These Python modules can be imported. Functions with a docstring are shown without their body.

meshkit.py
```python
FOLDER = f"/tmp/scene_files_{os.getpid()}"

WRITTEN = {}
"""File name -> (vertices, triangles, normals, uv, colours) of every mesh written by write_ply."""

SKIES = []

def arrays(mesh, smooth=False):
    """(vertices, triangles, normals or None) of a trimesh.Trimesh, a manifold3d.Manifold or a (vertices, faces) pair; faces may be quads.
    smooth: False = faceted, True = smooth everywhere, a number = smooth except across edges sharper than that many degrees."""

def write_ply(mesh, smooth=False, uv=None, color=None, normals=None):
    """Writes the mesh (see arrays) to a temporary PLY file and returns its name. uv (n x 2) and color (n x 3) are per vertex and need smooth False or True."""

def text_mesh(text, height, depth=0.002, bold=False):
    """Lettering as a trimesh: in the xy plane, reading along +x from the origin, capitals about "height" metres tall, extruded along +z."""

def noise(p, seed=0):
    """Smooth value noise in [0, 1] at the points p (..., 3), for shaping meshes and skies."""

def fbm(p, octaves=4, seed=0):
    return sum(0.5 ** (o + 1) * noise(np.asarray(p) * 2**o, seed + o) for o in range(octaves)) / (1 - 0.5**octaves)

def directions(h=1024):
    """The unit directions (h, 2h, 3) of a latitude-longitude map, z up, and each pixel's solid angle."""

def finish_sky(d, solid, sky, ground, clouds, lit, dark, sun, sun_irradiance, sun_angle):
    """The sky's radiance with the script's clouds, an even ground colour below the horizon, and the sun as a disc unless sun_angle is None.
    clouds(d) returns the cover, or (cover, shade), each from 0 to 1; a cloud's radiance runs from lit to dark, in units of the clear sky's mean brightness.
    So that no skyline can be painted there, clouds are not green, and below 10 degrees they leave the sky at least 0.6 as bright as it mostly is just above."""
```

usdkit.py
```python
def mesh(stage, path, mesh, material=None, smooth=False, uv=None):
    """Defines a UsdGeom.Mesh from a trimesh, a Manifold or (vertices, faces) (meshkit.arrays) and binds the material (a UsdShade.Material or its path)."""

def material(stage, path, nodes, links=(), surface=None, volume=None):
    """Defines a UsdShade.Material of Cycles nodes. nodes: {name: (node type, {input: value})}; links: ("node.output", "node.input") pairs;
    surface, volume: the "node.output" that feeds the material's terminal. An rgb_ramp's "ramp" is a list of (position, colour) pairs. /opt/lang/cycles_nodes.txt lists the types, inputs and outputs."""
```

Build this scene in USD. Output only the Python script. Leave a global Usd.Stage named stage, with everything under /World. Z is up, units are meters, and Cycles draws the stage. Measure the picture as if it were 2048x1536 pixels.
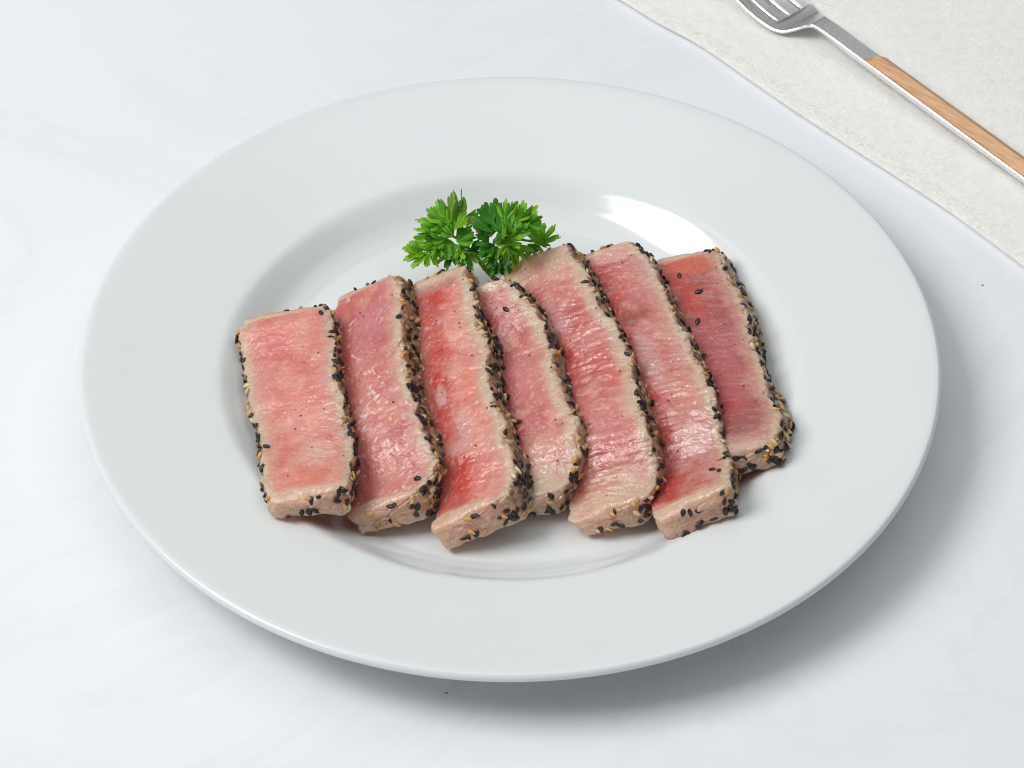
import math, random
import numpy as np
import trimesh
import usdkit, meshkit
from pxr import Usd, UsdGeom, UsdLux, UsdShade, Sdf, Gf, Vt

rng = np.random.default_rng(7)
stage = Usd.Stage.CreateInMemory()
UsdGeom.SetStageUpAxis(stage, 'Z')
UsdGeom.SetStageMetersPerUnit(stage, 1.0)
UsdGeom.Xform.Define(stage, '/World')
UsdGeom.Scope.Define(stage, '/World/Looks')

# ------------------------------------------------------------------ camera
EL, DIST, FOC, TX, TY, TZ = 44.65, 0.9265, 100.0, 0.0008, -0.0098, 0.015
e_ = math.radians(EL)
FW = np.array([0, math.cos(e_), -math.sin(e_)]); RT = np.array([1.0, 0, 0]); UP = np.array([0, math.sin(e_), math.cos(e_)])
EYE = np.array([TX, TY, TZ]) - DIST * FW
cam = UsdGeom.Camera.Define(stage, '/World/camera')
cam.CreateFocalLengthAttr(FOC); cam.CreateHorizontalApertureAttr(36.0); cam.CreateVerticalApertureAttr(27.0)
cam.CreateClippingRangeAttr(Gf.Vec2f(0.01, 100))
cam.CreateExposureAttr(0.0)
M = Gf.Matrix4d(*RT, 0, *UP, 0, *(-FW), 0, *EYE, 1)
cam.AddTransformOp().Set(M)
SPX = FOC / 36 * 2048


def at(px, py, z):
    """the point at height z that stands at the photograph's pixel (2048 x 1536)"""
    px, py, z = np.broadcast_arrays(np.asarray(px, float), np.asarray(py, float), np.asarray(z, float))
    d = FW + ((px - 1024) / SPX)[..., None] * RT + ((768 - py) / SPX)[..., None] * UP
    k = (z - EYE[2]) / d[..., 2]
    return EYE + k[..., None] * d


# ------------------------------------------------------------------ lamps: a key and added fills
def rect_light(name, pos, target, w, h, power, color):
    l = UsdLux.RectLight.Define(stage, '/World/' + name)
    l.CreateWidthAttr(w); l.CreateHeightAttr(h); l.CreateIntensityAttr(power); l.CreateColorAttr(Gf.Vec3f(*color))
    p, t = np.array(pos, float), np.array(target, float)
    zb = (p - t) / np.linalg.norm(p - t)
    x = np.cross([0, 0, 1.0] if abs(zb[2]) < 0.99 else [0, 1.0, 0], zb); x /= np.linalg.norm(x)
    y = np.cross(zb, x)
    l.AddTransformOp().Set(Gf.Matrix4d(*x, 0, *y, 0, *zb, 0, *p, 1))


rect_light('key_softbox', (-1.12, -0.20, 1.42), (0, 0, 0.02), 0.86, 0.86, 10.4, (1.0, 0.99, 0.975))
rect_light('overhead_fill', (0.2, 0.1, 2.2), (0, 0, 0), 3.0, 2.6, 1.02, (0.94, 0.97, 1.0))  # added fill from above, stands in for light bounced round the room
rect_light('back_fill', (-0.5, 1.9, 1.55), (0, 0, 0), 4.6, 2.6, 0.36, (0.96, 0.98, 1.0))  # added fill behind the table, put there for sheen on steel and flesh

rect_light('front_fill', (0.5, -2.1, 0.85), (0, 0, 0), 2.6, 1.3, 0.66, (0.94, 0.97, 1.0))  # added low fill behind the camera, stands in for bounce off the room

# ------------------------------------------------------------------ naming
used = {}


def numbered(path):
    n = used.get(path, -1) + 1
    used[path] = n
    return path if n == 0 else f'{path}_{n:03d}'


def tag(prim, label=None, cat=None, group=None, kind=None):
    p = prim.GetPrim() if hasattr(prim, 'GetPrim') else prim
    for k, v in (('label', label), ('category', cat), ('group', group), ('kind', kind)):
        if v:
            p.SetCustomDataByKey(k, v)
    return p


def thing(name, loc, label, cat, group=None):
    x = UsdGeom.Xform.Define(stage, numbered('/World/' + name))
    x.AddTranslateOp().Set(Gf.Vec3d(*map(float, loc)))
    tag(x, label, cat, group)
    return x.GetPrim(), np.array(loc, float)


def put(name, v, f, mat, parent=None, normals=None, tint=None, smooth=True, wet=None):
    """one Mesh; parent = (prim, origin) of its thing"""
    base, org = ('/World', np.zeros(3)) if parent is None else (str(parent[0].GetPath()), parent[1])
    path = numbered(base + '/' + name)
    m = usdkit.mesh(stage, path, (np.asarray(v, float) - org, np.asarray(f)), mat, smooth=smooth)
    if normals is not None:
        m.CreateNormalsAttr(Vt.Vec3fArray.FromNumpy(np.asarray(normals, np.float32)))
        m.SetNormalsInterpolation('vertex')
    if tint is not None:
        UsdGeom.PrimvarsAPI(m).CreatePrimvar('tint', Sdf.ValueTypeNames.Color3fArray, 'vertex').Set(Vt.Vec3fArray.FromNumpy(np.asarray(tint, np.float32)))
    if wet is not None:
        UsdGeom.PrimvarsAPI(m).CreatePrimvar('wet', Sdf.ValueTypeNames.FloatArray, 'vertex').Set(Vt.FloatArray.FromNumpy(np.asarray(wet, np.float32)))
    return m.GetPrim()


def mat(name, nodes, links, surface='p.BSDF'):
    return usdkit.material(stage, '/World/Looks/' + name, nodes, links, surface=surface)


def s2l(*c):
    c = np.array(c, float) / 255
    return np.where(c < 0.04045, c / 12.92, ((c + 0.055) / 1.055) ** 2.4)


def grid_faces(nv, nu, wrap):
    """quads of a (nv, nu) grid of points, as triangles"""
    j = np.arange(nu if wrap else nu - 1)
    i = np.arange(nv - 1)
    I, J = np.meshgrid(i, j, indexing='ij')
    a, b = I * nu + J, I * nu + (J + 1) % nu
    c, d = a + nu, b + nu
    q = np.stack([a, b, d, c], -1).reshape(-1, 4)
    return np.vstack([q[:, [0, 1, 2]], q[:, [0, 2, 3]]])


def vnormals(v, f):
    n = np.zeros_like(v)
    fn = np.cross(v[f[:, 1]] - v[f[:, 0]], v[f[:, 2]] - v[f[:, 0]])
    for k in range(3):
        np.add.at(n, f[:, k], fn)
    return n / np.maximum(np.linalg.norm(n, axis=1, keepdims=True), 1e-300)


def spline(pts, n):
    """n points evenly along a Catmull-Rom curve through pts"""
    p = np.asarray(pts, float)
    q = np.vstack([2 * p[0] - p[1], p, 2 * p[-1] - p[-2]])
    t = np.linspace(0, 1, 24, endpoint=False)[:, None]
    out = []
    for k in range(1, len(q) - 2):
        a, b, c, d = q[k - 1], q[k], q[k + 1], q[k + 2]
        out.append(0.5 * (2 * b + (c - a) * t + (2 * a - 5 * b + 4 * c - d) * t**2 + (3 * b - a - 3 * c + d) * t**3))
    o = np.vstack(out + [p[-1:]])
    L = np.r_[0, np.cumsum(np.linalg.norm(np.diff(o, axis=0), axis=1))]
    x = np.linspace(0, L[-1], n)
    return np.stack([np.interp(x, L, o[:, k]) for k in range(o.shape[1])], 1)


def smoothstep(x, a, b):
    t = np.clip((x - a) / (b - a), 0, 1)
    return t * t * (3 - 2 * t)


# ------------------------------------------------------------------ materials
table_mat = mat('white_stone', {
    'pos': ('geometry', {}),
    'warp': ('noise_texture', {'scale': 5.0, 'detail': 4.0}),
    'vein': ('noise_texture', {'scale': 4.2, 'detail': 6.0, 'roughness': 0.62, 'distortion': 1.6}),
    'vr': ('rgb_ramp', {'ramp': [(0.0, (0, 0, 0)), (0.47, (0, 0, 0)), (0.5, (1, 1, 1)), (0.53, (0, 0, 0)), (1.0, (0, 0, 0))]}),
    'cloud': ('noise_texture', {'scale': 9.0, 'detail': 5.0, 'roughness': 0.6}),
    'base': ('mix_color', {'a': (0.812, 0.827, 0.862), 'b': (0.838, 0.852, 0.882)}),
    'gate': ('math', {'math_type': 'multiply', 'value2': 0.2}),
    'gate2': ('math', {'math_type': 'multiply'}),
    'veined': ('mix_color', {'b': (0.60, 0.62, 0.66)}),
    'grain': ('noise_texture', {'scale': 900.0, 'detail': 3.0}),
    'bump': ('bump', {'strength': 0.12, 'distance': 0.0004}),
    'p': ('principled_bsdf', {'roughness': 0.62, 'specular_ior_level': 0.3}),
}, [('pos.position', 'warp.vector'), ('pos.position', 'vein.vector'), ('pos.position', 'cloud.vector'), ('pos.position', 'grain.vector'),
    ('vein.fac', 'vr.fac'), ('cloud.fac', 'base.fac'), ('vr.color', 'gate.value1'), ('gate.value', 'gate2.value1'), ('warp.fac', 'gate2.value2'),
    ('base.result', 'veined.a'), ('gate2.value', 'veined.fac'), ('veined.result', 'p.base_color'), ('grain.fac', 'bump.height'), ('bump.normal', 'p.normal')])

porcelain = mat('white_porcelain', {
    'pos': ('geometry', {}),
    'n': ('noise_texture', {'scale': 38.0, 'detail': 3.0}),
    'c': ('mix_color', {'a': (0.745, 0.785, 0.785), 'b': (0.765, 0.80, 0.80)}),
    'bump': ('bump', {'strength': 0.02, 'distance': 0.0006}),
    'p': ('principled_bsdf', {'roughness': 0.13, 'ior': 1.5, 'specular_ior_level': 0.5}),
}, [('pos.position', 'n.vector'), ('n.fac', 'c.fac'), ('c.result', 'p.base_color'), ('n.fac', 'bump.height'), ('bump.normal', 'p.normal')])

flesh_mat = mat('raw_tuna', {
    'tint': ('attribute', {'attribute': 'tint'}), 'wet': ('attribute', {'attribute': 'wet'}),
    'cw': ('map_range', {'from_min': 0.0, 'from_max': 1.0, 'to_min': 0.12, 'to_max': 0.75}), 'cr': ('map_range', {'from_min': 0.0, 'from_max': 1.0, 'to_min': 0.2, 'to_max': 0.06}),
    'pos': ('geometry', {}),
    'n1': ('noise_texture', {'scale': 1000.0, 'detail': 3.0, 'roughness': 0.6}),
    'n2': ('noise_texture', {'scale': 420.0, 'detail': 3.0, 'roughness': 0.6}),
    'm': ('mix_color', {'blend_type': 'soft_light', 'fac': 0.5}),
    'bump1': ('bump', {'strength': 0.45, 'distance': 0.0005}),
    'bump2': ('bump', {'strength': 0.42, 'distance': 0.0012}),
    'rr': ('map_range', {'from_min': 0.3, 'from_max': 0.7, 'to_min': 0.22, 'to_max': 0.45}),
    'p': ('principled_bsdf', {'subsurface_weight': 0.55, 'subsurface_scale': 0.0022, 'subsurface_radius': (1.0, 0.5, 0.4), 'specular_ior_level': 0.55}),
}, [('pos.position', 'n1.vector'), ('pos.position', 'n2.vector'), ('tint.color', 'm.a'), ('n1.color', 'm.b'), ('m.result', 'p.base_color'),
    ('n1.fac', 'bump1.height'), ('n2.fac', 'bump2.height'), ('bump2.normal', 'bump1.normal'), ('bump1.normal', 'p.normal'), ('bump2.normal', 'p.coat_normal'), ('wet.fac', 'cw.value'), ('cw.result', 'p.coat_weight'), ('wet.fac', 'cr.value'), ('cr.result', 'p.coat_roughness'),
    ('n2.fac', 'rr.value'), ('rr.result', 'p.roughness')])


def seed_mat(name, a, b, rough):
    return mat(name, {
        'pos': ('geometry', {}), 'n': ('noise_texture', {'scale': 1300.0, 'detail': 3.0}),
        'c': ('mix_color', {'a': a, 'b': b}), 'bump': ('bump', {'strength': 0.3, 'distance': 0.0002}),
        'p': ('principled_bsdf', {'roughness': rough})},
        [('pos.position', 'n.vector'), ('n.fac', 'c.fac'), ('c.result', 'p.base_color'), ('n.fac', 'bump.height'), ('bump.normal', 'p.normal')])


black_seeds = [seed_mat('black_sesame', (0.010, 0.010, 0.013), (0.028, 0.027, 0.031), 0.38), seed_mat('charred_sesame', (0.018, 0.014, 0.012), (0.05, 0.038, 0.03), 0.5)]
white_seeds = [seed_mat('pale_sesame', (0.62, 0.47, 0.28), (0.74, 0.60, 0.40), 0.42), seed_mat('toasted_sesame', (0.50, 0.29, 0.10), (0.66, 0.42, 0.19), 0.42),
               seed_mat('golden_sesame', (0.56, 0.27, 0.06), (0.66, 0.37, 0.13), 0.4), seed_mat('brown_sesame', (0.28, 0.15, 0.07), (0.44, 0.27, 0.14), 0.5)]


def leaf_mat(name, a, b):
    return mat(name, {
        'pos': ('geometry', {}), 'n': ('noise_texture', {'scale': 260.0, 'detail': 3.0}),
        'c': ('mix_color', {'a': a, 'b': b}), 'bump': ('bump', {'strength': 0.5, 'distance': 0.0006}),
        'p': ('principled_bsdf', {'roughness': 0.5}), 't': ('translucent_bsdf', {}),
        'g': ('gamma', {'gamma': 0.8}), 'mx': ('mix_closure', {'fac': 0.42})},
        [('pos.position', 'n.vector'), ('n.fac', 'c.fac'), ('c.result', 'p.base_color'), ('c.result', 'g.color'), ('g.color', 't.color'), ('n.fac', 'bump.height'),
         ('bump.normal', 'p.normal'), ('p.BSDF', 'mx.closure1'), ('t.BSDF', 'mx.closure2')], surface='mx.closure')


leaves = [leaf_mat('parsley_bright', (0.25, 0.58, 0.022), (0.40, 0.72, 0.06)), leaf_mat('parsley_mid', (0.13, 0.47, 0.02), (0.23, 0.60, 0.045)),
          leaf_mat('parsley_dark', (0.045, 0.28, 0.022), (0.11, 0.42, 0.04)), leaf_mat('parsley_pale', (0.24, 0.38, 0.10), (0.36, 0.48, 0.18))]
stalk_mat = leaf_mat('parsley_stalk', (0.20, 0.38, 0.06), (0.28, 0.46, 0.10))

cloth_mat = mat('napkin_cloth', {
    'pos': ('geometry', {}), 'n': ('noise_texture', {'scale': 210.0, 'detail': 6.0, 'roughness': 0.7}),
    'rot': ('mapping', {'mapping_type': 'point', 'rotation': (0, 0, math.radians(40))}),
    'm1': ('mapping', {'mapping_type': 'point', 'scale': (1500, 260, 600)}), 'm2': ('mapping', {'mapping_type': 'point', 'scale': (260, 1500, 600)}),
    'warp': ('noise_texture', {'scale': 1.0, 'detail': 3.0, 'roughness': 0.6, 'distortion': .5}), 'weft': ('noise_texture', {'scale': 1.0, 'detail': 3.0, 'roughness': 0.6, 'distortion': .5}),
    'thr': ('math', {'math_type': 'maximum'}), 'mot': ('math', {'math_type': 'multiply_add', 'value2': 0.55, 'value3': 0.0}), 'sum': ('math', {'math_type': 'multiply_add', 'value2': 0.5}),
    'c': ('rgb_ramp', {'ramp': [(0.28, (0.82, 0.805, 0.77)), (0.58, (0.96, 0.95, 0.915))]}), 'bump': ('bump', {'strength': 0.9, 'distance': 0.0007}),
    'p': ('principled_bsdf', {'roughness': 0.95, 'specular_ior_level': 0.1, 'sheen_weight': 0.3, 'sheen_roughness': 0.5})},
    [('pos.position', 'n.vector'), ('pos.position', 'rot.vector'), ('rot.vector', 'm1.vector'), ('rot.vector', 'm2.vector'), ('m1.vector', 'warp.vector'), ('m2.vector', 'weft.vector'),
     ('warp.fac', 'thr.value1'), ('weft.fac', 'thr.value2'), ('n.fac', 'mot.value1'), ('thr.value', 'sum.value1'), ('mot.value', 'sum.value3'),
     ('sum.value', 'c.fac'), ('c.color', 'p.base_color'), ('thr.value', 'bump.height'), ('bump.normal', 'p.normal')])

steel_mat = mat('brushed_steel', {
    'pos': ('geometry', {}), 'n': ('noise_texture', {'scale': 600.0, 'detail': 3.0}), 'rr': ('map_range', {'from_min': 0.3, 'from_max': 0.7, 'to_min': 0.33, 'to_max': 0.37}),
    'p': ('principled_bsdf', {'metallic': 1.0, 'base_color': (0.84, 0.83, 0.82)})},
    [('pos.position', 'n.vector'), ('n.fac', 'rr.value'), ('rr.result', 'p.roughness')])

# ------------------------------------------------------------------ table
vt, ft = np.array([[-0.9, -0.75, 0], [0.9, -0.75, 0], [0.9, 0.9, 0], [-0.9, 0.9, 0]], float), np.array([[0, 1, 2], [0, 2, 3]])
tb = trimesh.creation.box([1.8, 1.65, 0.03]); tb.apply_translation([0, 0.075, -0.015])
tag(put('table', tb.vertices, tb.faces, table_mat, smooth=False), 'white stone table top with faint grey veins under plate and napkin', 'table', kind='structure')

# ------------------------------------------------------------------ plate
FLOOR = 0.0046
prof_top = spline([(0, 0.0046), (0.04, 0.0046), (0.0745, 0.0046), (0.0805, 0.0054), (0.0853, 0.0077), (0.0896, 0.0110), (0.0928, 0.0135), (0.0950, 0.0148), (0.0985, 0.0157), (0.118, 0.0196), (0.1335, 0.0229), (0.1376, 0.0237)], 150)
prof_lip = spline([(0.1376, 0.0237), (0.1391, 0.0236), (0.1400, 0.0226), (0.1399, 0.0213), (0.1386, 0.0201)], 18)
prof_low = spline([(0.1386, 0.0201), (0.134, 0.0191), (0.118, 0.0151), (0.101, 0.0108), (0.095, 0.0092), (0.090, 0.0060), (0.086, 0.0026), (0.083, 0.0010)], 40)
prof_foot = spline([(0.083, 0.0010), (0.0815, 0.0001), (0.0785, 0.0001), (0.0772, 0.0010), (0.0765, 0.0020), (0.04, 0.0020), (0.0, 0.0020)], 30)


def lathe(p, n=288):
    t = np.linspace(0, 2 * np.pi, n, endpoint=False)
    v = np.stack([p[:, None, 0] * np.cos(t), p[:, None, 0] * np.sin(t), np.broadcast_to(p[:, None, 1], (len(p), n))], -1)
    return v


whole = np.vstack([prof_top, prof_lip[1:], prof_low[1:], prof_foot[1:]])
V = lathe(whole); nu = V.shape[1]
Fw = grid_faces(len(whole), nu, True)
Nw = vnormals(V.reshape(-1, 3), Fw)
if Nw[nu * 20, 2] < 0:
    Nw, flip = -Nw, True
else:
    flip = False
Nw = Nw.reshape(V.shape)
Nw[0] = [0, 0, 1]; Nw[-1] = [0, 0, -1]
plate = thing('plate', (0, 0, 0), 'round white porcelain plate with a wide rim holding the sliced tuna', 'plate')
i_rim = int(np.argmin(np.abs(prof_top[:, 0] - 0.0955)))
cuts = [('well', 0, i_rim), ('rim', i_rim, len(prof_top) + 17 + 30), ('base', len(prof_top) + 17 + 30, len(whole) - 1)]
for nm, a, b in cuts:
    f = grid_faces(b - a + 1, nu, True)
    put(nm, V[a:b + 1].reshape(-1, 3), f[:, ::-1] if flip else f, porcelain, plate, normals=Nw[a:b + 1].reshape(-1, 3))

# ------------------------------------------------------------------ tuna slices
T = 0.0108     # thickness of a slice
sl = [
 dict(R=[(656, 612), (669, 655), (673, 700), (673, 760), (684, 795), (697, 850), (706, 905), (704, 938), (697, 966)], B=[(668, 618), (685, 690), (690, 760), (704, 830), (716, 900), (714, 965), (698, 1030)],
      w0=.0355, w1=.0300, th=27, phi=0.0, z=.0255, hue='salmon', streak=.25, sa=75, fleck=.35, red=.2, ends=(.8, 1.2), marks=[(0.78, 0.62, 9, 6, (238, 190, 176), 0.5), (0.93, 0.5, 8, 9, (226, 132, 106), 0.55), (0.3, 0.2, 18, 4, (214, 128, 132), 0.5)], wet=((0.74, 0.7, 3.0), (0.5, 0.8, 1.2)), stray=[(0.04, 0.9, True), (0.72, 0.08, True)], label='leftmost tuna slice, broad and pale salmon pink, left crust facing the empty plate rim'),
 dict(R=[(797, 549), (801, 590), (799, 630), (802, 680), (813, 727), (822, 780), (836, 835), (862, 895), (872, 932), (846, 976)], B=[(822, 560), (845, 600), (851, 649), (847, 700), (852, 750), (852, 800), (870, 850), (894, 904), (897, 945), (884, 990), (866, 1035)],
      w0=.0262, w1=.0305, th=27, phi=0.0, z=.0275, hue='rose', streak=.2, sa=30, fleck=1.0, red=.15, ends=(.6, 1.6), marks=[(0.2, 0.6, 14, 8, (196, 112, 124), 0.5), (0.85, 0.35, 12, 8, (216, 130, 128), 0.5)], wet=((0.3, 0.6, 2.0), (0.8, 0.5, 1.5)), stray=[(0.93, 0.85, True)], label='rosy tuna slice second from the left, its face flecked with small white specks'),
 dict(R=[(928, 533), (948, 585), (953, 635), (970, 680), (975, 735), (986, 790), (1005, 842), (1020, 902), (1030, 955), (1016, 988)], B=[(952, 545), (967, 617), (983, 660), (1006, 700), (1012, 763), (1025, 824), (1042, 890), (1068, 935), (1074, 980), (1069, 1015), (1050, 1040)],
      w0=.0222, w1=.0278, th=27, phi=0.02, z=.0285, hue='salmon', streak=.35, sa=70, fleck=.3, red=.75, ends=(3.5, 2.0), marks=[(0.04, 0.5, 2.2, 14, (150, 112, 108), 0.75), (0.66, 0.5, 7, 4.5, (218, 172, 170), .5), (0.74, 0.42, 4, 5, (224, 186, 182), .45), (0.48, 0.8, 9, 4, (236, 128, 104), 0.55), (0.5, 0.33, 4, 2, (222, 190, 188), .5), (0.3, 0.35, 12, 4, (206, 60, 48), 0.4), (0.62, 0.3, 7, 3, (200, 50, 42), 0.5), (0.88, 0.33, 8, 3, (206, 66, 60), .3)], wet=((0.45, 0.75, 1.5), (0.7, 0.5, 1.5)), label='salmon pink tuna slice third from the left, reaching closest to the front rim'),
 dict(R=[(1014, 556), (1050, 597), (1082, 640), (1104, 700), (1112, 745), (1128, 792), (1149, 835), (1156, 880), (1152, 925), (1132, 968)], B=[(1050, 575), (1085, 615), (1116, 655), (1136, 706), (1152, 765), (1166, 800), (1188, 850), (1195, 900), (1190, 946), (1165, 985), (1130, 1015)],
      w0=.0262, w1=.0310, th=28, phi=0.04, z=.0265, hue='rose', streak=.3, sa=20, fleck=.4, red=.35, ends=(2.5, 9.0), marks=[(0.2, 0.33, 9, 3.5, (204, 60, 44), 0.65), (0.85, 0.6, 10, 9, (216, 164, 144), 0.55), (0.45, 0.5, 16, 4, (212, 118, 128), 0.5)], wet=((0.85, 0.4, 1.5),), stray=[(0.63, 0.42, True), (0.5, 0.35, True), (0.14, 0.72, True)], label='narrow rose tuna slice fourth from the left, its front end fading to beige'),
 dict(R=[(1132, 487), (1162, 540), (1192, 598), (1233, 658), (1258, 706), (1275, 780), (1288, 845), (1306, 900), (1314, 940), (1300, 985)], B=[(1158, 497), (1193, 548), (1222, 612), (1252, 671), (1274, 727), (1303, 799), (1317, 858), (1331, 920), (1334, 975), (1322, 1005)],
      w0=.0270, w1=.0315, th=28, phi=0.05, z=.0282, hue='rose', streak=.6, sa=80, fleck=.4, red=.5, ends=(8.0, 6.0), marks=[(0.5, 0.65, 6, 6, (204, 60, 58), .45), (0.27, 0.42, 12, 5, (198, 146, 148), .5), (0.93, 0.5, 9, 12, (210, 162, 140), 0.6), (0.58, 0.8, 5, 4, (228, 92, 66), 0.6), (0.4, 0.32, 5, 3, (190, 40, 30), 0.6)], wet=((0.5, 0.6, 5.0), (0.3, 0.5, 3.0), (0.86, 0.5, 2.0)), label='glossy striped tuna slice fifth from the left with a wet shine in its middle'),
 dict(R=[(1262, 481), (1300, 524), (1324, 570), (1343, 612), (1372, 675), (1403, 735), (1426, 800), (1444, 872), (1458, 915), (1464, 966)], B=[(1280, 488), (1318, 530), (1343, 580), (1362, 625), (1395, 688), (1422, 745), (1446, 810), (1466, 872), (1477, 930), (1478, 1000)],
      w0=.0250, w1=.0290, th=24, phi=0.06, z=.0262, hue='mauve', streak=.5, sa=72, fleck=.3, red=.6, ends=(2.5, 2.0), marks=[(0.29, 0.5, 5.5, 5, (150, 66, 56), 0.7), (0.46, 0.5, 15, 3.5, (204, 158, 156), .55), (0.62, 0.75, 10, 5, (220, 140, 124), 0.6), (0.78, 0.7, 7, 6, (230, 188, 182), 0.65), (0.72, 0.35, 14, 3.5, (190, 52, 40), 0.6), (0.95, 0.55, 6, 6, (196, 92, 76), 0.55), (0.03, 0.6, 3, 9, (226, 190, 184), 0.5)], wet=((0.72, 0.6, 4.0), (0.45, 0.5, 1.0),), stray=[(0.93, 0.8, True), (0.94, 0.88, True), (0.9, 0.92, False)], label='second tuna slice from the right with golden seeds along its thin pale edge'),
 dict(R=[(1440, 503), (1464, 552), (1488, 605), (1503, 660), (1518, 720), (1532, 775), (1552, 812), (1562, 838), (1548, 880)], B=[(1456, 515), (1486, 577), (1512, 630), (1526, 690), (1534, 745), (1560, 795), (1585, 835), (1590, 870), (1580, 925), (1560, 950)],
      w0=.0255, w1=.0220, th=12, phi=0.05, z=.0212, hue='deep', streak=.42, sa=82, fleck=.1, red=.45, ends=(1.0, 4.0), marks=[(0.05, 0.5, 5, 16, (214, 108, 80), 0.7), (0.55, 0.5, 26, 8, (184, 98, 108), 0.4), (0.93, 0.5, 7, 12, (150, 92, 86), 0.5)], wet=(), stray=[(0.1, 0.36, True), (0.34, 0.34, True), (0.2, 0.5, True)], label='rightmost tuna slice lying flattest, deep mauve pink, seeded end corner towards the right rim'),
]
HUES = dict(salmon=(s2l(226, 146, 136), s2l(220, 124, 118), s2l(234, 162, 142)), rose=(s2l(210, 130, 126), s2l(198, 106, 106), s2l(222, 152, 140)),
            mauve=(s2l(204, 132, 126), s2l(190, 104, 102), s2l(212, 154, 144)), deep=(s2l(180, 100, 98), s2l(170, 86, 86), s2l(192, 120, 110)))


def seed_shape():
    """a flattened teardrop, about 3.1 x 1.9 x 1 mm"""
    n, prof = 6, [(-1, 0.0), (-0.86, 0.42), (-0.45, 0.86), (0.1, 0.98), (0.6, 0.62), (0.9, 0.26), (1.0, 0.0)]
    v, f = [(-1, 0, 0)], []
    for (x, r) in prof[1:-1]:
        for k in range(n):
            a = 2 * math.pi * k / n
            v.append((x, r * math.cos(a), r * math.sin(a)))
    v.append((1, 0, 0))
    for k in range(n):
        f.append((0, 1 + (k + 1) % n, 1 + k))
        for i in range(len(prof) - 3):
            a, b = 1 + i * n + k, 1 + i * n + (k + 1) % n
            f += [(a, b, b + n), (a, b + n, a + n)]
        f.append((1 + (len(prof) - 3) * n + k, 1 + (len(prof) - 3) * n + (k + 1) % n, len(v) - 1))
    return np.array(v, float) * [0.00154, 0.00094, 0.00052], np.array(f)


SV, SF = seed_shape()


def place_seed(parent, p, n, black, r, size=1.0, lift=0.00028, tilt=0.42):
    n = n + r.normal(0, tilt, 3); n /= np.linalg.norm(n)
    a = r.normal(0, 1, 3); a -= n * (a @ n); a /= np.linalg.norm(a)
    b = np.cross(n, a)
    s = size * r.uniform(0.82, 1.12)
    v = p + lift * n + s * (SV[:, :1] * a + SV[:, 1:2] * r.uniform(.85, 1.1) * b + SV[:, 2:] * n * r.uniform(.9, 1.3))
    if black:
        put('black_sesame_seed', v, SF, black_seeds[0 if r.random() < .75 else 1], parent)
    else:
        put('white_sesame_seed', v, SF, white_seeds[r.choice(4, p=[.30, .36, .2, .14])], parent)


def plate_z(p):
    return np.interp(np.hypot(p[..., 0], p[..., 1]), prof_top[:, 0], prof_top[:, 1])


NT, NR, NB, NL = 116, 46, 16, 30
NUU = NT + NR + NB + NL
lab = np.concatenate([np.arange(NT) / NT, 1 + np.arange(NR) / NR, 2 + np.arange(NB) / NB, 3 + np.arange(NL) / NL])


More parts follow.
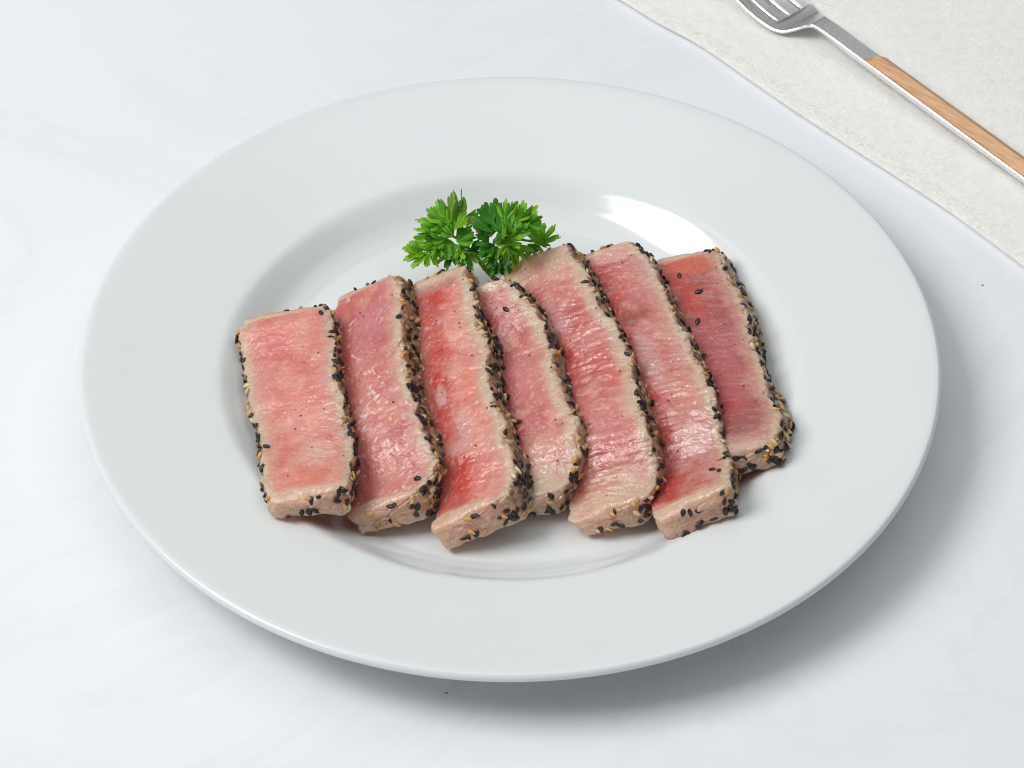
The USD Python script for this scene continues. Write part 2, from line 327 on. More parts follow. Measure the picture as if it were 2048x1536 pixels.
def build_slice(k, S):
    r = np.random.default_rng(100 + k)
    nv = 250
    Rp = spline(S['R'], nv)
    z = S['z'] + 0.0 * Rp[:, 0]
    s = np.linspace(0, 1, nv)
    z = z - (-.0030, .0035, .0030, .0080, .0080, .0055, .0035)[k] * smoothstep(s, 0.70, 1.0) - .0006 + .0012 * np.sin(s * 5 + k)
    TR = at(Rp[:, 0], Rp[:, 1], z)
    z0 = z
    for _ in range(4):                      # an end that lies on the sloping wall of the well is lifted by it
        z = z0 + .9 * (plate_z(TR) - FLOOR) * smoothstep(s, .45, .8)
        TR = at(Rp[:, 0], Rp[:, 1], z)
    th = math.radians(S['th'])
    # right-hand bottom edge: the traced line, a little lower in the picture than the top edge
    Bc = spline(S['B'], 400)
    Bq = np.array([Bc[0] - (Bc[3] - Bc[0]) / np.linalg.norm(Bc[3] - Bc[0]) * 40, *Bc, Bc[-1] + (Bc[-1] - Bc[-4]) / np.linalg.norm(Bc[-1] - Bc[-4]) * 60])
    order = np.argsort(Bq[:, 1])
    tgt = np.interp(s, [0, .1, .9, 1], [34, 38, 40, 46])
    by = Rp[:, 1] + tgt
    bx = np.interp(by, Bq[order, 1], Bq[order, 0])
    drop = T * math.cos(th) * 1.2
    rat = np.clip((z - plate_z(TR) - .0014) / drop, .35, 1)      # a low end has a low crust
    by = Rp[:, 1] + tgt * rat
    bx = Rp[:, 0] + (np.interp(Rp[:, 1] + tgt, Bq[order, 1], Bq[order, 0]) - Rp[:, 0]) * rat ** .8
    zb = np.maximum(z - drop, FLOOR + .0006)
    for _ in range(6):
        BR = at(bx, by, zb)
        zb = np.maximum(z - drop, plate_z(BR) + .0008)
    BR = at(bx, by, zb)
    w = S['w0'] + (S['w1'] - S['w0']) * s + 0.0008 * np.sin(s * 9 + 2 * k)
    w = w * (1 - .10 * (1 - smoothstep(s, 0, .07)) - .06 * smoothstep(s, .93, 1))
    ph = S['phi']
    ths = th * (1 + .10 * np.sin(s * 6 + 1.7 * k))
    TL = TR + w[:, None] * np.stack([-np.cos(ths) * math.cos(ph), -np.cos(ths) * math.sin(ph), -np.sin(ths)], 1)
    # the seared edge wanders
    jt = (meshkit.fbm(np.stack([s * 24, 0 * s + 5 * k, 0 * s], 1), 3, 21 + k) - .5) * .0026
    TR = TR + jt[:, None] * np.array([1, .2, .15])
    nrm = np.array([-math.sin(th), 0, math.cos(th)])
    BL = TL - T * nrm * np.array([1, 1, 1]) + np.array([-.0048 if k == 0 else .0006, 0, 0])
    BL[:, 2] = np.maximum(BL[:, 2], plate_z(BL) + .0003)
    TL[:, 2] = np.maximum(TL[:, 2], plate_z(TL) + .0065)

    def edge(a, b, n):
        t = (np.arange(n) / n)[None, :, None]
        return a[:, None] * (1 - t) + b[:, None] * t
    sec = np.concatenate([edge(TL, TR, NT), edge(TR, BR, NR), edge(BR, BL, NB), edge(BL, TL, NL)], 1)     # nv, NUU, 3
    # round the corners: smooth around the section by arc length
    seglen = np.linalg.norm(np.roll(sec, -1, 1) - sec, axis=2)
    for _ in range(26):
        a, b = np.roll(sec, 1, 1), np.roll(sec, -1, 1)
        da, db = np.roll(seglen, 1, 1)[..., None], seglen[..., None]
        tgt_ = (a * db + b * da) / (da + db)
        sec = sec + 0.5 * (tgt_ - sec)
        seglen = np.linalg.norm(np.roll(sec, -1, 1) - sec, axis=2)
    cen = sec.mean(1)
    axis = np.gradient(cen, axis=0); axis /= np.linalg.norm(axis, axis=1, keepdims=True)
    ax0, ax1 = axis[:12].mean(0), axis[-12:].mean(0)
    ax0 = np.array([ax0[0], ax0[1], 0]) / np.linalg.norm(ax0[:2]); ax1 = np.array([ax1[0], ax1[1], 0]) / np.linalg.norm(ax1[:2])
    # ends: a rounded edge, then a flat cap
    def cap(sc, c, d, rad, slant):
        rings = []
        up = (sc[:, 2] - c[2])[:, None]
        for q in np.linspace(0.15, 1, 7):
            a = q * math.pi / 2
            inset = rad * (1 - math.cos(a)); out = rad * math.sin(a)
            m = (sc - c); L = np.linalg.norm(m, axis=1, keepdims=True)
            rings.append(c + m * np.maximum(1 - inset / L, .1) + d * out - d * up * slant * math.sin(a))
        base = rings[-1]; cc = base.mean(0)
        for q in np.linspace(0.94, 0.04, 22):
            rings.append(cc + (base - cc) * q + d * (0.0009 * (1 - q * q)))
        return np.array(rings), cc
    c0, _ = cap(sec[0], cen[0], -ax0, .0018, .15)
    c1, _ = cap(sec[-1], cen[-1], ax1, .0034, .25)
    G = np.concatenate([c0[::-1], sec, c1], 0)
    G[..., 2] = np.maximum(G[..., 2], plate_z(G) + .0003)
    nc0, nc1 = len(c0), len(c1)
    NVV = len(G)
    v = G.reshape(-1, 3)
    f = grid_faces(NVV, NUU, True)
    f0 = np.array([[0, (j + 1) % NUU, j] for j in range(1, NUU - 1)])
    f1 = np.array([[0, j, (j + 1) % NUU] for j in range(1, NUU - 1)]) + (NVV - 1) * NUU
    f = np.vstack([f, f0, f1])
    n = vnormals(v, f)
    mid = (NVV // 2) * NUU + NT // 2
    if n[mid, 2] < 0:
        f, n = f[:, ::-1], -n
    # coordinates on the slice, in millimetres
    row = np.repeat(np.arange(NVV), NUU); L_ = np.tile(lab, NVV)
    length = np.r_[0, np.cumsum(np.linalg.norm(np.diff(cen, axis=0), axis=1))] * 1000
    a_mm = np.interp(np.arange(NVV), np.arange(nc0, nc0 + nv), length)
    a_mm[:nc0] = 0; a_mm[nc0 + nv:] = length[-1]
    A = a_mm[row]; wv = np.interp(A, length, w) * 1000
    top = L_ < 1
    C = np.where(top, L_, np.where(L_ < 2, 1, np.where(L_ < 3, 3 - L_, 0))) * wv
    dR, dLf = wv - C, C
    is_cap = (row < nc0) | (row >= nc0 + nv)
    pm = v * 1000
    # relief of the flesh
    low = meshkit.fbm(pm / 9 + 11 * k, 3, k) - .5
    med = meshkit.fbm(pm / 2.6 + 5 * k, 3, 40 + k) - .5
    fine = meshkit.fbm(pm / 0.9 + 3 * k, 2, 80 + k) - .5
    sa = math.radians(S['sa'])
    warp = (meshkit.fbm(pm / 12, 2, 160 + k) - .5) * 7
    along = C * math.cos(sa) - A * math.sin(sa) + warp
    across = C * math.sin(sa) + A * math.cos(sa) * 0.6
    fib = meshkit.fbm(np.stack([across / 9, along / 1.15, 0 * A + 3 * k], -1), 3, 200 + k) - .5
    fib2 = meshkit.fbm(np.stack([across / 14, along / 2.9, 0 * A + 9 * k], -1), 2, 230 + k) - .5
    side = (L_ >= 1) & (L_ < 2)
    edge_w = smoothstep(np.abs(L_ - 1.0), 0.0, 0.12)
    amp = np.where(L_ < 1, 1.0, 1.25)
    S_ = A / length[-1]; Cf = C / np.maximum(wv, 1)
    ridge = sum((g * np.exp(-((S_ - a) / .10) ** 2 - ((Cf - b) / .3) ** 2) for a, b, g in S.get('wet', ())), 0 * A)
    crown = np.sin(np.pi * np.clip(C / wv, 0, 1)) * .55 * top
    h = amp * (1.3 * low + .85 * med * (0.6 + 1.2 * (L_ >= 1)) + .28 * fine * (1 + 1.2 * (L_ >= 1))) + np.where(top, .55 * S['streak'] * fib * (1 + ridge), 0) + crown
    # notches in the seared edge
    notch = meshkit.fbm(np.stack([A / 1.6, 0 * A + k, 0 * A], -1), 2, 300 + k)
    h = h - np.exp(-((L_ - 1.0) / .05) ** 2) * 1.4 * smoothstep(notch, .58, .78)
    v = v + n * h[:, None] * 1e-3
    v[:, 2] = np.maximum(v[:, 2], plate_z(v) + .0003)
    n = vnormals(v, f)
    wetn = meshkit.fbm(pm / 7 + 77, 3, 900 + k)
    wet = np.clip(smoothstep(wetn, .46, .66) * .6 + .5 * np.clip(ridge, 0, 2) * smoothstep(wetn, .3, .5), 0, 1)
    # ---- colours of the flesh, some shade and sheen painted in
    base, deepc, light = HUES[S['hue']]
    big = meshkit.fbm(pm / 15 + 7, 3, 400 + k)
    spots = meshkit.fbm(pm / 4.5 + 2, 3, 420 + k)
    col = base + (deepc - base) * smoothstep(big, .42, .68)[:, None]
    col = col + (light - col) * (.75 * smoothstep(spots, .5, .72))[:, None]
    # muscle fibres: pale and red lines
    col = col + (s2l(238, 184, 174) - col) * (S['streak'] * .6 * smoothstep(fib, .05, .26))[:, None]
    col = col + (s2l(196, 60, 56) - col) * (S['streak'] * .75 * smoothstep(-fib2, .04, .22))[:, None]
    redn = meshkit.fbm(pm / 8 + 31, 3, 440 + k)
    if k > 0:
        strip_ = (1 - smoothstep(dLf + (redn - .5) * 9, 7.5, 13.0)) * top  # red juice, with translucent shade under the overlapping slice painted in
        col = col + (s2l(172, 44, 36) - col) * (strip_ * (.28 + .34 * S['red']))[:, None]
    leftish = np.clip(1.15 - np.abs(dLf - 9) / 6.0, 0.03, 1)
    col = col + (s2l(196, 48, 36) - col) * (np.clip(S['red'] * 1.15 * smoothstep(redn, .36, .6) * leftish, 0, .9))[:, None]  # patchier red in the same overhung strip, juice and painted shade
    # pale flecks of fat
    fl = meshkit.fbm(np.stack([along / 1.5, across / 0.8, 0 * A], -1), 2, 460 + k)
    fl = smoothstep(fl, .66, .78) * smoothstep(meshkit.fbm(pm / 6, 2, 470 + k), .35, .6)
    col = col + (s2l(246, 206, 196) - col) * (.85 * S['fleck'] * fl)[:, None]
    # patches: bruises, pale torn film, redder spots, a grey sheen painted on
    for (ms, mc, rs, rc_, mcol, mst) in S.get('marks', ()):
        q = np.sqrt(((S_ - ms) * length[-1] / rs) ** 2 + ((Cf - mc) * wv / rc_) ** 2) + (spots - .5) * 1.3 + (fib) * .5
        col = col + (s2l(*mcol) - col) * (mst * (1 - smoothstep(q, .55, 1.15)) * top)[:, None]
    # the seared band inside the crust
    wob = (meshkit.fbm(pm / 3.0, 3, 480 + k) - .5) * 3.6 + (meshkit.fbm(pm / 9.0, 2, 490 + k) - .5) * 6.0
    d_end0, d_end1 = A, length[-1] - A
    ef, en = S.get('ends', (1.2, 1.2))
    dd = np.minimum(np.minimum(dR * 1.0 - .2, dLf * 1.1 + (0 if k == 0 else 7)), np.minimum(d_end0 * 3.0 / ef + .9, d_end1 * 3.0 / en + .9))
    sw = (.85, .75, .95, 1.1, 1.15, .7, .65)[k]
    sear = 1 - smoothstep(dd / sw + wob * .6, 1.5, 4.7)
    grey = 1 - smoothstep(dd + wob * .7, 2.8, 7.5)
    beige = s2l(214, 180, 156) * (0.86 + .28 * meshkit.fbm(pm / 1.7, 3, 500 + k))[:, None]
    pinkish = s2l(214, 160, 146)
    col = col + (pinkish - col) * (.6 * grey)[:, None]
    col = col + (beige - col) * (sear * (.70 + .3 * smoothstep(meshkit.fbm(pm / 5, 2, 495 + k), .35, .55)))[:, None]
    # outer crust: browned, with dark char between the seeds
    out = smoothstep(np.where(L_ < 2, L_, np.where(L_ > 3, 5 - L_, 2)), 1.02, 1.14)
    out = np.where(is_cap, out * .35, out)
    crn = meshkit.fbm(pm / 1.5, 3, 520 + k)
    crust = s2l(178, 148, 120) * (.6 + .8 * crn)[:, None]
    crust = crust + (s2l(70, 52, 42) - crust) * (.85 * smoothstep(meshkit.fbm(pm / 2.2, 3, 540 + k), .43, .6))[:, None]
    col = col + (crust - col) * (.9 * out)[:, None]
    # cooked pale ends
    endc = np.where((row < nc0)[:, None], s2l(204, 148, 136), s2l(208, 160, 142)) * (0.85 + .3 * meshkit.fbm(pm / 2.5, 3, 560 + k))[:, None]
    col = col + (endc - col) * (np.where(is_cap, .65, 0) * (1 - out))[:, None]
    lum = (col * np.array([.3, .5, .2])).sum(1, keepdims=True)
    col = np.clip((col + (lum - col) * .05) * np.array([1.0, 1.01, .96]), .01, .92)
    base_pt = np.array([v[:, 0].mean(), v[:, 1].mean(), FLOOR])
    t = thing('tuna_slice', base_pt, S['label'], 'tuna slice', 'seared tuna slices fanned across the plate')
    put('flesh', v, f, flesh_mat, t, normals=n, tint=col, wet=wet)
    VV, NN = v.reshape(NVV, NUU, 3), n.reshape(NVV, NUU, 3)

    def seeds(count, rows, labs, p_black, clump, tilt=.35, size=1.0, mind=.0011):
        taken = []
        tries = 0
        while len(taken) < count and tries < count * 14:
            tries += 1
            i = int(r.uniform(*rows)); q = r.uniform(*labs) % 4
            j = int(np.argmin(np.abs(lab - q)))
            p, nn = VV[i, j], NN[i, j]
            c = meshkit.fbm(p[None] * 1000 / 5.5, 2, 600 + k)[0]
            if clump and r.random() > smoothstep(c, .28, .52) + .12:
                continue
            if taken and np.min(np.linalg.norm(np.array(taken) - p, axis=1)) < mind:
                continue
            taken.append(p)
            b = r.random() < (p_black + (.55 * (meshkit.fbm(p[None] * 1000 / 4.0 + 50, 2, 700 + k)[0] - .5) * 2 if clump else 0))
            place_seed(t, p, nn, b, r, tilt=tilt, size=size)
    e0, e1 = nc0, nc0 + nv
    seeds(S.get('n_side', 128), (e0 - 4, e1 + 5), (1.03, 1.98), .6, True)                 # the crust on the right
    seeds(12, (e0, e1), (0.965, 1.06), .55, False, size=.85)                                # on the lip of the crust
    seeds(26 if k == 6 else 9, (e1 + 1, e1 + 9), (0.93, 1.9), .6, False)                    # the front corner
    seeds(5, (e1 + 6, e1 + 18), (2.2, 2.95), .8, False)                                     # the front end
    seeds(3, (e1 + 6, e1 + 16), (0.2, .8), .8, False)
    seeds(6, (e0 - 8, e0 - 1), (0.2, 1.3), .5, False, size=.85)                             # the far end
    seeds(64 if k == 0 else 6, (e0 - 2, e1 + 3), (3.35, 3.99), .72, k == 0)                 # the crust on the left
    for (fs, fc, fb) in S.get('stray', ()):
        i, j = int(e0 + fs * (nv - 1)), int(fc * (NT - 1))
        place_seed(t, VV[i, j], NN[i, j], fb, r, tilt=.2, size=.95)
    # crumbs of pepper and broken seed on the cut face
    pv, pf, m0 = [], [], 0
    ico = trimesh.creation.icosphere(0, 1.0)
    for _ in range(16):
        i = int(r.uniform(e0 + 6, e1 - 6)); j = int(r.uniform(NT * .3, NT * .97))
        sc = r.uniform(.00012, .00034)
        pv.append(VV[i, j] + NN[i, j] * sc * .2 + ico.vertices * sc * r.uniform(.7, 1.3, 3)); pf.append(ico.faces + m0); m0 += len(ico.vertices)
    tag(put('pepper_speck', np.vstack(pv), np.vstack(pf), black_seeds[1], t), 'tiny dark specks on the cut face', kind='stuff')
    return t, VV, NN


slices = [build_slice(k, S) for k, S in enumerate(sl)]

# ------------------------------------------------------------------ parsley


def tube(pts, radii, n=8):
    p = spline(pts, 18); rr = np.interp(np.linspace(0, 1, 18), np.linspace(0, 1, len(radii)), radii)
    t = np.gradient(p, axis=0); t /= np.linalg.norm(t, axis=1, keepdims=True)
    a = np.cross(t, [0.3, 0.2, 0.93]); a /= np.linalg.norm(a, axis=1, keepdims=True); b = np.cross(t, a)
    ang = np.arange(n) * 2 * np.pi / n
    v = (p[:, None] + rr[:, None, None] * (np.cos(ang)[None, :, None] * a[:, None] + np.sin(ang)[None, :, None] * b[:, None])).reshape(-1, 3)
    return v, grid_faces(18, n, True)[:, ::-1]


def leaflet(base, tip, normal, r, width=0.62, lobes=3, curl=.35):
    """a cut parsley leaflet: toothed lobes spreading from the base, cupped and wavy, with a little thickness"""
    d = tip - base; L = np.linalg.norm(d); d = d / L
    n = normal - d * (normal @ d); n /= np.linalg.norm(n); s = np.cross(n, d)
    nr, na = 8, 61
    A = np.linspace(-1, 1, na)
    spread = 0.95 * width / .62
    teeth = lobes
    # outline radius by angle: deep cuts between lobes, small teeth on each lobe
    ph = (A * .5 + .5) * teeth
    cut = np.abs((ph % 1) - .5) * 2
    fine = np.abs(((ph * 3) % 1) - .5) * 2
    rad = (0.72 + .28 * (1 - np.abs(A) ** 2.2)) * (1 - .66 * cut ** 3) * (1 - .22 * fine ** 2.5)
    ang = A * spread
    q = np.linspace(0.0, 1, nr)[:, None]
    # start as a narrow stalked wedge
    X = q * rad * np.cos(ang); Y = q * rad * np.sin(ang) * (0.35 + .65 * np.sqrt(q))
    Z = curl * (.55 * Y ** 2 * r.uniform(.3, 1.6) - .5 * X ** 2 * r.uniform(-.5, 1.1)) + .10 * q * np.sin(ph * 2 * np.pi + r.uniform(0, 6)) + .05 * np.sin(9 * X + r.uniform(0, 6)) * q
    P = base + L * (X[..., None] * d + Y[..., None] * s + Z[..., None] * n)
    v = P.reshape(-1, 3); f = grid_faces(nr, na, False)
    nn = vnormals(v, f)
    th = .00016
    both = np.vstack([v + nn * th / 2, v - nn * th / 2])
    rim = np.r_[np.arange(na) + (nr - 1) * na]
    side = np.array([[rim[i], rim[i + 1], rim[i + 1] + len(v)] for i in range(na - 1)] + [[rim[i], rim[i + 1] + len(v), rim[i] + len(v)] for i in range(na - 1)])
    return both, np.vstack([f, f[:, ::-1] + len(v), side])


pr = np.random.default_rng(5)
spr = thing('parsley_sprig', at(975, 545, FLOOR), 'curly green parsley sprig tucked behind the tuna slices', 'parsley')
node_main = at(980, 548, .010); node_l = at(905, 472, .026); node_r = at(988, 482, .028); node_c = at(945, 505, .021); node_ll = at(858, 500, .019); node_rr = at(1060, 482, .022); node_rc = at(1018, 462, .031)
put('stem', *tube([at(1010, 575, .0075), node_main, node_c], [.0009, .0009, .0007]), stalk_mat, spr)
for a, b, bend in ((node_c, node_l, .001), (node_main, node_r, .001), (node_c, node_ll, .0015), (node_r, node_rr, .001), (node_r, node_rc, .001), (node_l, at(901, 440, .031), 0), (node_l, at(870, 462, .028), 0), (node_rc, at(1010, 432, .036), 0), (node_rc, at(1058, 440, .033), 0), (node_rr, at(1090, 478, .024), 0)):
    m = (a + b) / 2 + np.array([0, 0, bend])
    put('stalk', *tube([a, m, b], [.0006, .0005, .00042]), stalk_mat, spr)
# (base pixel, tip pixel, height of base, rise, leaf colour: 0 bright 1 mid 2 dark 3 pale)
LV = [
 (901, 440, 903, 388, .030, .006, 3), (903, 452, 944, 390, .030, .006, 0), (900, 446, 872, 402, .030, .004, 0), (896, 452, 856, 420, .029, .003, 0), (908, 460, 928, 424, .030, .004, 1),
 (884, 458, 836, 430, .028, .003, 0), (880, 466, 832, 452, .027, .002, 1), (878, 474, 834, 470, .025, .002, 0), (915, 480, 944, 452, .026, .003, 0), (913, 484, 946, 468, .026, .001, 1),
 (872, 486, 842, 490, .025, .002, 0), (880, 482, 868, 512, .026, .000, 1), (890, 480, 902, 512, .026, -.001, 1), (868, 478, 850, 462, .027, .004, 2), (895, 470, 880, 440, .028, .005, 1),
 (846, 506, 808, 494, .019, .002, 0), (846, 510, 810, 518, .019, .000, 0), (850, 500, 822, 482, .020, .003, 0), (855, 508, 836, 524, .020, .000, 1), (862, 504, 872, 526, .021, .000, 0),
 (905, 500, 880, 520, .023, .000, 1), (915, 505, 915, 534, .022, -.001, 1), (930, 510, 944, 538, .020, -.001, 0), (928, 502, 950, 510, .022, .001, 1), (940, 500, 968, 492, .022, .002, 2), (935, 498, 925, 478, .023, .003, 0), (900, 508, 894, 536, .021, -.001, 2),
 (986, 470, 968, 408, .031, .005, 3), (984, 474, 963, 434, .030, .004, 3), (984, 466, 972, 408, .032, .006, 2), (996, 455, 992, 402, .034, .005, 2), (1008, 448, 1014, 402, .035, .005, 1), (1015, 448, 1034, 406, .035, .004, 1),
 (1025, 446, 1050, 408, .035, .004, 0), (1035, 448, 1074, 414, .034, .004, 0), (1045, 452, 1082, 434, .033, .003, 0), (1046, 458, 1086, 452, .032, .002, 0), (1005, 470, 996, 432, .034, .005, 2), (1020, 468, 1026, 432, .035, .005, 1),
 (1030, 472, 1054, 448, .034, .004, 1), (1012, 480, 1046, 474, .033, .002, 1), (1000, 478, 1020, 456, .034, .005, 0), (978, 484, 952, 470, .028, .002, 2), (976, 480, 962, 454, .029, .004, 2), (990, 490, 960, 505, .026, -.001, 2),
 (1062, 480, 1090, 470, .024, .002, 1), (1068, 484, 1098, 490, .022, .001, 1), (1055, 488, 1076, 505, .023, -.001, 2), (1086, 486, 1112, 452, .022, .005, 0), (1072, 470, 1084, 448, .026, .004, 2), (1046, 490, 1058, 514, .024, -.001, 0),
 (1000, 496, 982, 528, .023, -.002, 2), (1008, 498, 1012, 534, .023, -.002, 2), (1000, 490, 1032, 468, .032, .003, 1), (990, 484, 1012, 458, .033, .004, 2), (1010, 486, 1044, 492, .030, .001, 1), (1022, 482, 1000, 504, .029, -.001, 0), (892, 480, 860, 468, .027, .003, 1), (886, 486, 864, 500, .025, .001, 0), (902, 480, 884, 504, .025, .000, 0), (906, 474, 888, 452, .028, .004, 1), (926, 496, 904, 518, .023, .000, 0), (996, 492, 976, 512, .025, -.001, 1), (930, 506, 958, 522, .021, -.001, 1), (1020, 494, 1036, 526, .024, -.002, 1), (1034, 494, 1052, 518, .024, -.001, 0), (990, 510, 964, 528, .020, -.001, 1), (994, 522, 980, 552, .016, -.002, 1), (1002, 524, 1006, 554, .016, -.002, 2), (1012, 520, 1026, 546, .018, -.002, 0), (985, 502, 960, 510, .023, .001, 2),
]
for (bx, by, tx, ty, zb, rise, ci) in LV:
    b, t = at(bx, by, zb), at(tx, ty, zb + rise)
    t = b + (t - b) * 1.08
    nv_ = np.array([0, -.45, .85]) + pr.normal(0, .38, 3)
    v, f = leaflet(b, t, nv_, pr, width=pr.uniform(.52, .78), lobes=3, curl=pr.uniform(.3, .9))
    if ci in (0, 1) and pr.random() < .2:
        ci = 1 - ci
    put('leaflet', v, f, leaves[ci], spr)

# ------------------------------------------------------------------ napkin
edge_px = [(1104, -75), (1177, -30), (1240, 2), (1310, 45), (1400, 94), (1500, 163), (1590, 225), (1690, 290), (1780, 348), (1860, 400), (1938, 454), (2048, 536), (2160, 616), (2290, 706)]
E = at([p[0] for p in edge_px], [p[1] for p in edge_px], 0.0010)
E = spline(E, 260)
NAPZ = 0.0027
inward = np.array([0.62, 0.785, 0])
m = 150
dist = np.r_[np.linspace(0, 0.006, 22), np.linspace(0.0066, 0.16, m - 22)]
P = E[:, None] + dist[None, :, None] * inward
rc, rw = 0.0017, 0.0060
zt = np.where(dist < rw, rc + (NAPZ - rc) * np.sqrt(np.clip(1 - (1 - dist / rw) ** 2, 0, 1)), NAPZ)
P[..., 2] = zt[None, :]
pm = P.reshape(-1, 3) * 1000
hh = (meshkit.fbm(pm / 28, 3, 3) - .5) * 1.6 * np.tile(smoothstep(dist, .002, .03), 260) + (meshkit.fbm(pm / 3.2, 3, 9) - .5) * .22
# a shallow groove where the fold's thick lip ends
v = P.reshape(-1, 3).copy(); v[:, 2] += hh * 1e-3
und = P.copy(); und[..., 2] = np.where(dist < rc, rc - (rc - .0003) * np.sqrt(np.clip(1 - (1 - dist / rc) ** 2, 0, 1)), .0003)[None, :]
und = und[:, ::-1]
G = np.concatenate([v.reshape(260, m, 3)[:, ::-1][:, :-1], P[:, :1] * [1, 1, 0] + [0, 0, rc], und[:, ::-1][:, 1:]], 1)
nv_, nu_ = G.shape[:2]
nf = grid_faces(nv_, nu_, False)
gv = G.reshape(-1, 3)
nn = vnormals(gv, nf)
if nn[130 * nu_ + 20, 2] < 0:
    nf, nn = nf[:, ::-1], -nn
nap = thing('napkin', at(1900, 150, 0), 'folded cream fabric napkin lying under the fork', 'napkin')
put('cloth', gv, nf, cloth_mat, nap, normals=nn)


def napz(x, y):
    return NAPZ


fr = np.random.default_rng(21)
nfz = 90000
wi = fr.integers(0, 259, nfz); wd = np.where(fr.random(nfz) < .06, fr.integers(0, 26, nfz), fr.integers(0, m - 2, nfz))
top = v.reshape(260, m, 3)
p0 = top[wi, wd] + (top[np.minimum(wi + 1, 259), np.minimum(wd + 1, m - 1)] - top[wi, wd]) * fr.random((nfz, 1))
keep = (p0[:, 0] < 0.185) & (p0[:, 1] < .25)
p0 = p0[keep]; nfz = len(p0)
dv = fr.normal(0, 1, (nfz, 3)) * [1, 1, .35]; dv /= np.linalg.norm(dv, axis=1, keepdims=True)
ln = fr.uniform(.0005, .0015, (nfz, 1))
bend = fr.normal(0, .5, (nfz, 3)) * [1, 1, .3]
p1 = p0 + dv * ln * .5 + [0, 0, .00015]; p2 = p1 + (dv + bend) * ln * .5 - [0, 0, .0002]
cv = np.stack([p0, p1, p2], 1).reshape(-1, 3) - nap[1]
bc = UsdGeom.BasisCurves.Define(stage, str(nap[0].GetPath()) + '/fuzz')
bc.CreateTypeAttr('linear'); bc.CreatePointsAttr(Vt.Vec3fArray.FromNumpy(cv.astype(np.float32)))
bc.CreateCurveVertexCountsAttr(Vt.IntArray.FromNumpy(np.full(nfz, 3, np.int32)))
bc.CreateWidthsAttr(Vt.FloatArray.FromNumpy(np.full(len(cv), .000045, np.float32))); bc.SetWidthsInterpolation('vertex')
fuzz_mat = mat('napkin_fuzz', {'p': ('principled_bsdf', {'base_color': (0.97, 0.96, 0.93), 'roughness': 0.9, 'specular_ior_level': 0.1})}, [])
UsdShade.MaterialBindingAPI.Apply(bc.GetPrim()).Bind(fuzz_mat)
tag(bc, 'short fibres standing on the cloth', kind='stuff')

# ------------------------------------------------------------------ fork
wood_mat = mat('oak_scale', {
    'pos': ('geometry', {}), 'map': ('mapping', {'mapping_type': 'point', 'rotation': (0, 0, math.radians(44)), 'scale': (1, 1, 1)}), 'map2': ('mapping', {'mapping_type': 'point', 'scale': (60, 900, 900)}),
    'n': ('noise_texture', {'scale': 1.0, 'detail': 5.0, 'roughness': 0.6, 'distortion': .6}),
    'c': ('rgb_ramp', {'ramp': [(0.25, (0.38, 0.17, 0.062)), (0.5, (0.60, 0.32, 0.14)), (0.75, (0.72, 0.44, 0.22))]}),
    'bump': ('bump', {'strength': 0.25, 'distance': 0.0002}), 'p': ('principled_bsdf', {'roughness': 0.45})},
    [('pos.position', 'map.vector'), ('map.vector', 'map2.vector'), ('map2.vector', 'n.vector'), ('n.fac', 'c.fac'), ('c.color', 'p.base_color'), ('n.fac', 'bump.height'), ('bump.normal', 'p.normal')])
ZH = NAPZ + .0088                      # top of the handle bar
O = at(1644, 44, ZH)                   # the bend at the neck
D = at(2000, 284, ZH) - O; D[2] = 0; D /= np.linalg.norm(D)       # towards the handle's end
Q = np.array([-D[1], D[0], 0])         # across, towards the far side
fork = thing('fork', O * [1, 1, 0] + [0, 0, NAPZ], 'steel table fork with an oak handle lying on the napkin', 'fork')


def fp(a, b, z):
    a, b, z = np.broadcast_arrays(np.asarray(a, float), np.asarray(b, float), np.asarray(z, float))
    return O[None] * [1, 1, 0] + a[..., None] * D + b[..., None] * Q + z[..., None] * np.array([0, 0, 1.0])


zprof_a = np.array([-.078, -.060, -.045, -.033, -.024, -.017, -.0115, -.007, -.0035, -.001, .0015, .02])
zprof_z = NAPZ + np.array([.0195, .0130, .0075, .0036, .0018, .0014, .0024, .0050, .0075, .0086, .0088, .0080])
wprof_a = np.array([-.078, -.05, -.030, -.022, -.016, -.0115, -.0075, -.003, 0, .02])
wprof_w = np.array([.0100, .0112, .0119, .0119, .0114, .0100, .0074, .0046, .0038, .0037])
from scipy.interpolate import PchipInterpolator
zf, wf = PchipInterpolator(zprof_a, zprof_z), PchipInterpolator(wprof_a, wprof_w)


def strip(a, b0, b1, th, nb=9, rnd=.0005):
    """a bent strip of sheet metal: a along, from b0(a) to b1(a) across, its edges eased"""
    top, n = [], len(a)
    t = np.linspace(0, 1, nb)
    rows = []
    for i, x in enumerate(a):
        lo, hi = b0[i], b1[i]
        bb = lo + (hi - lo) * t
        dish = .10 * (bb ** 2) / .011 * smoothstep(-x, .006, .02)
        zt = zf(x) + dish
        up = np.stack([np.r_[lo, bb[0] + rnd, bb[1:-1], bb[-1] - rnd, hi], np.r_[zt[0] - rnd, zt[0], zt[1:-1], zt[-1], zt[-1] - rnd]], 1)
        dn = np.stack([np.r_[hi, hi - rnd, lo + rnd, lo], np.r_[zt[-1] - th + rnd, zt[-1] - th, zt[0] - th, zt[0] - th + rnd]], 1)
        rows.append(np.vstack([up, dn]))
    R_ = np.array(rows)
    v = fp(np.asarray(a)[:, None], R_[..., 0], R_[..., 1])
    nu = v.shape[1]
    f = grid_faces(n, nu, True)
    c0 = np.array([[0, j, j + 1] for j in range(1, nu - 1)]); c1 = np.array([[0, j + 1, j] for j in range(1, nu - 1)]) + (n - 1) * nu
    return v.reshape(-1, 3), np.vstack([f, c0, c1])


def fixed(v, f):
    tm = trimesh.Trimesh(v, f, process=False)
    if tm.volume < 0:
        f = f[:, ::-1]
    return v, f


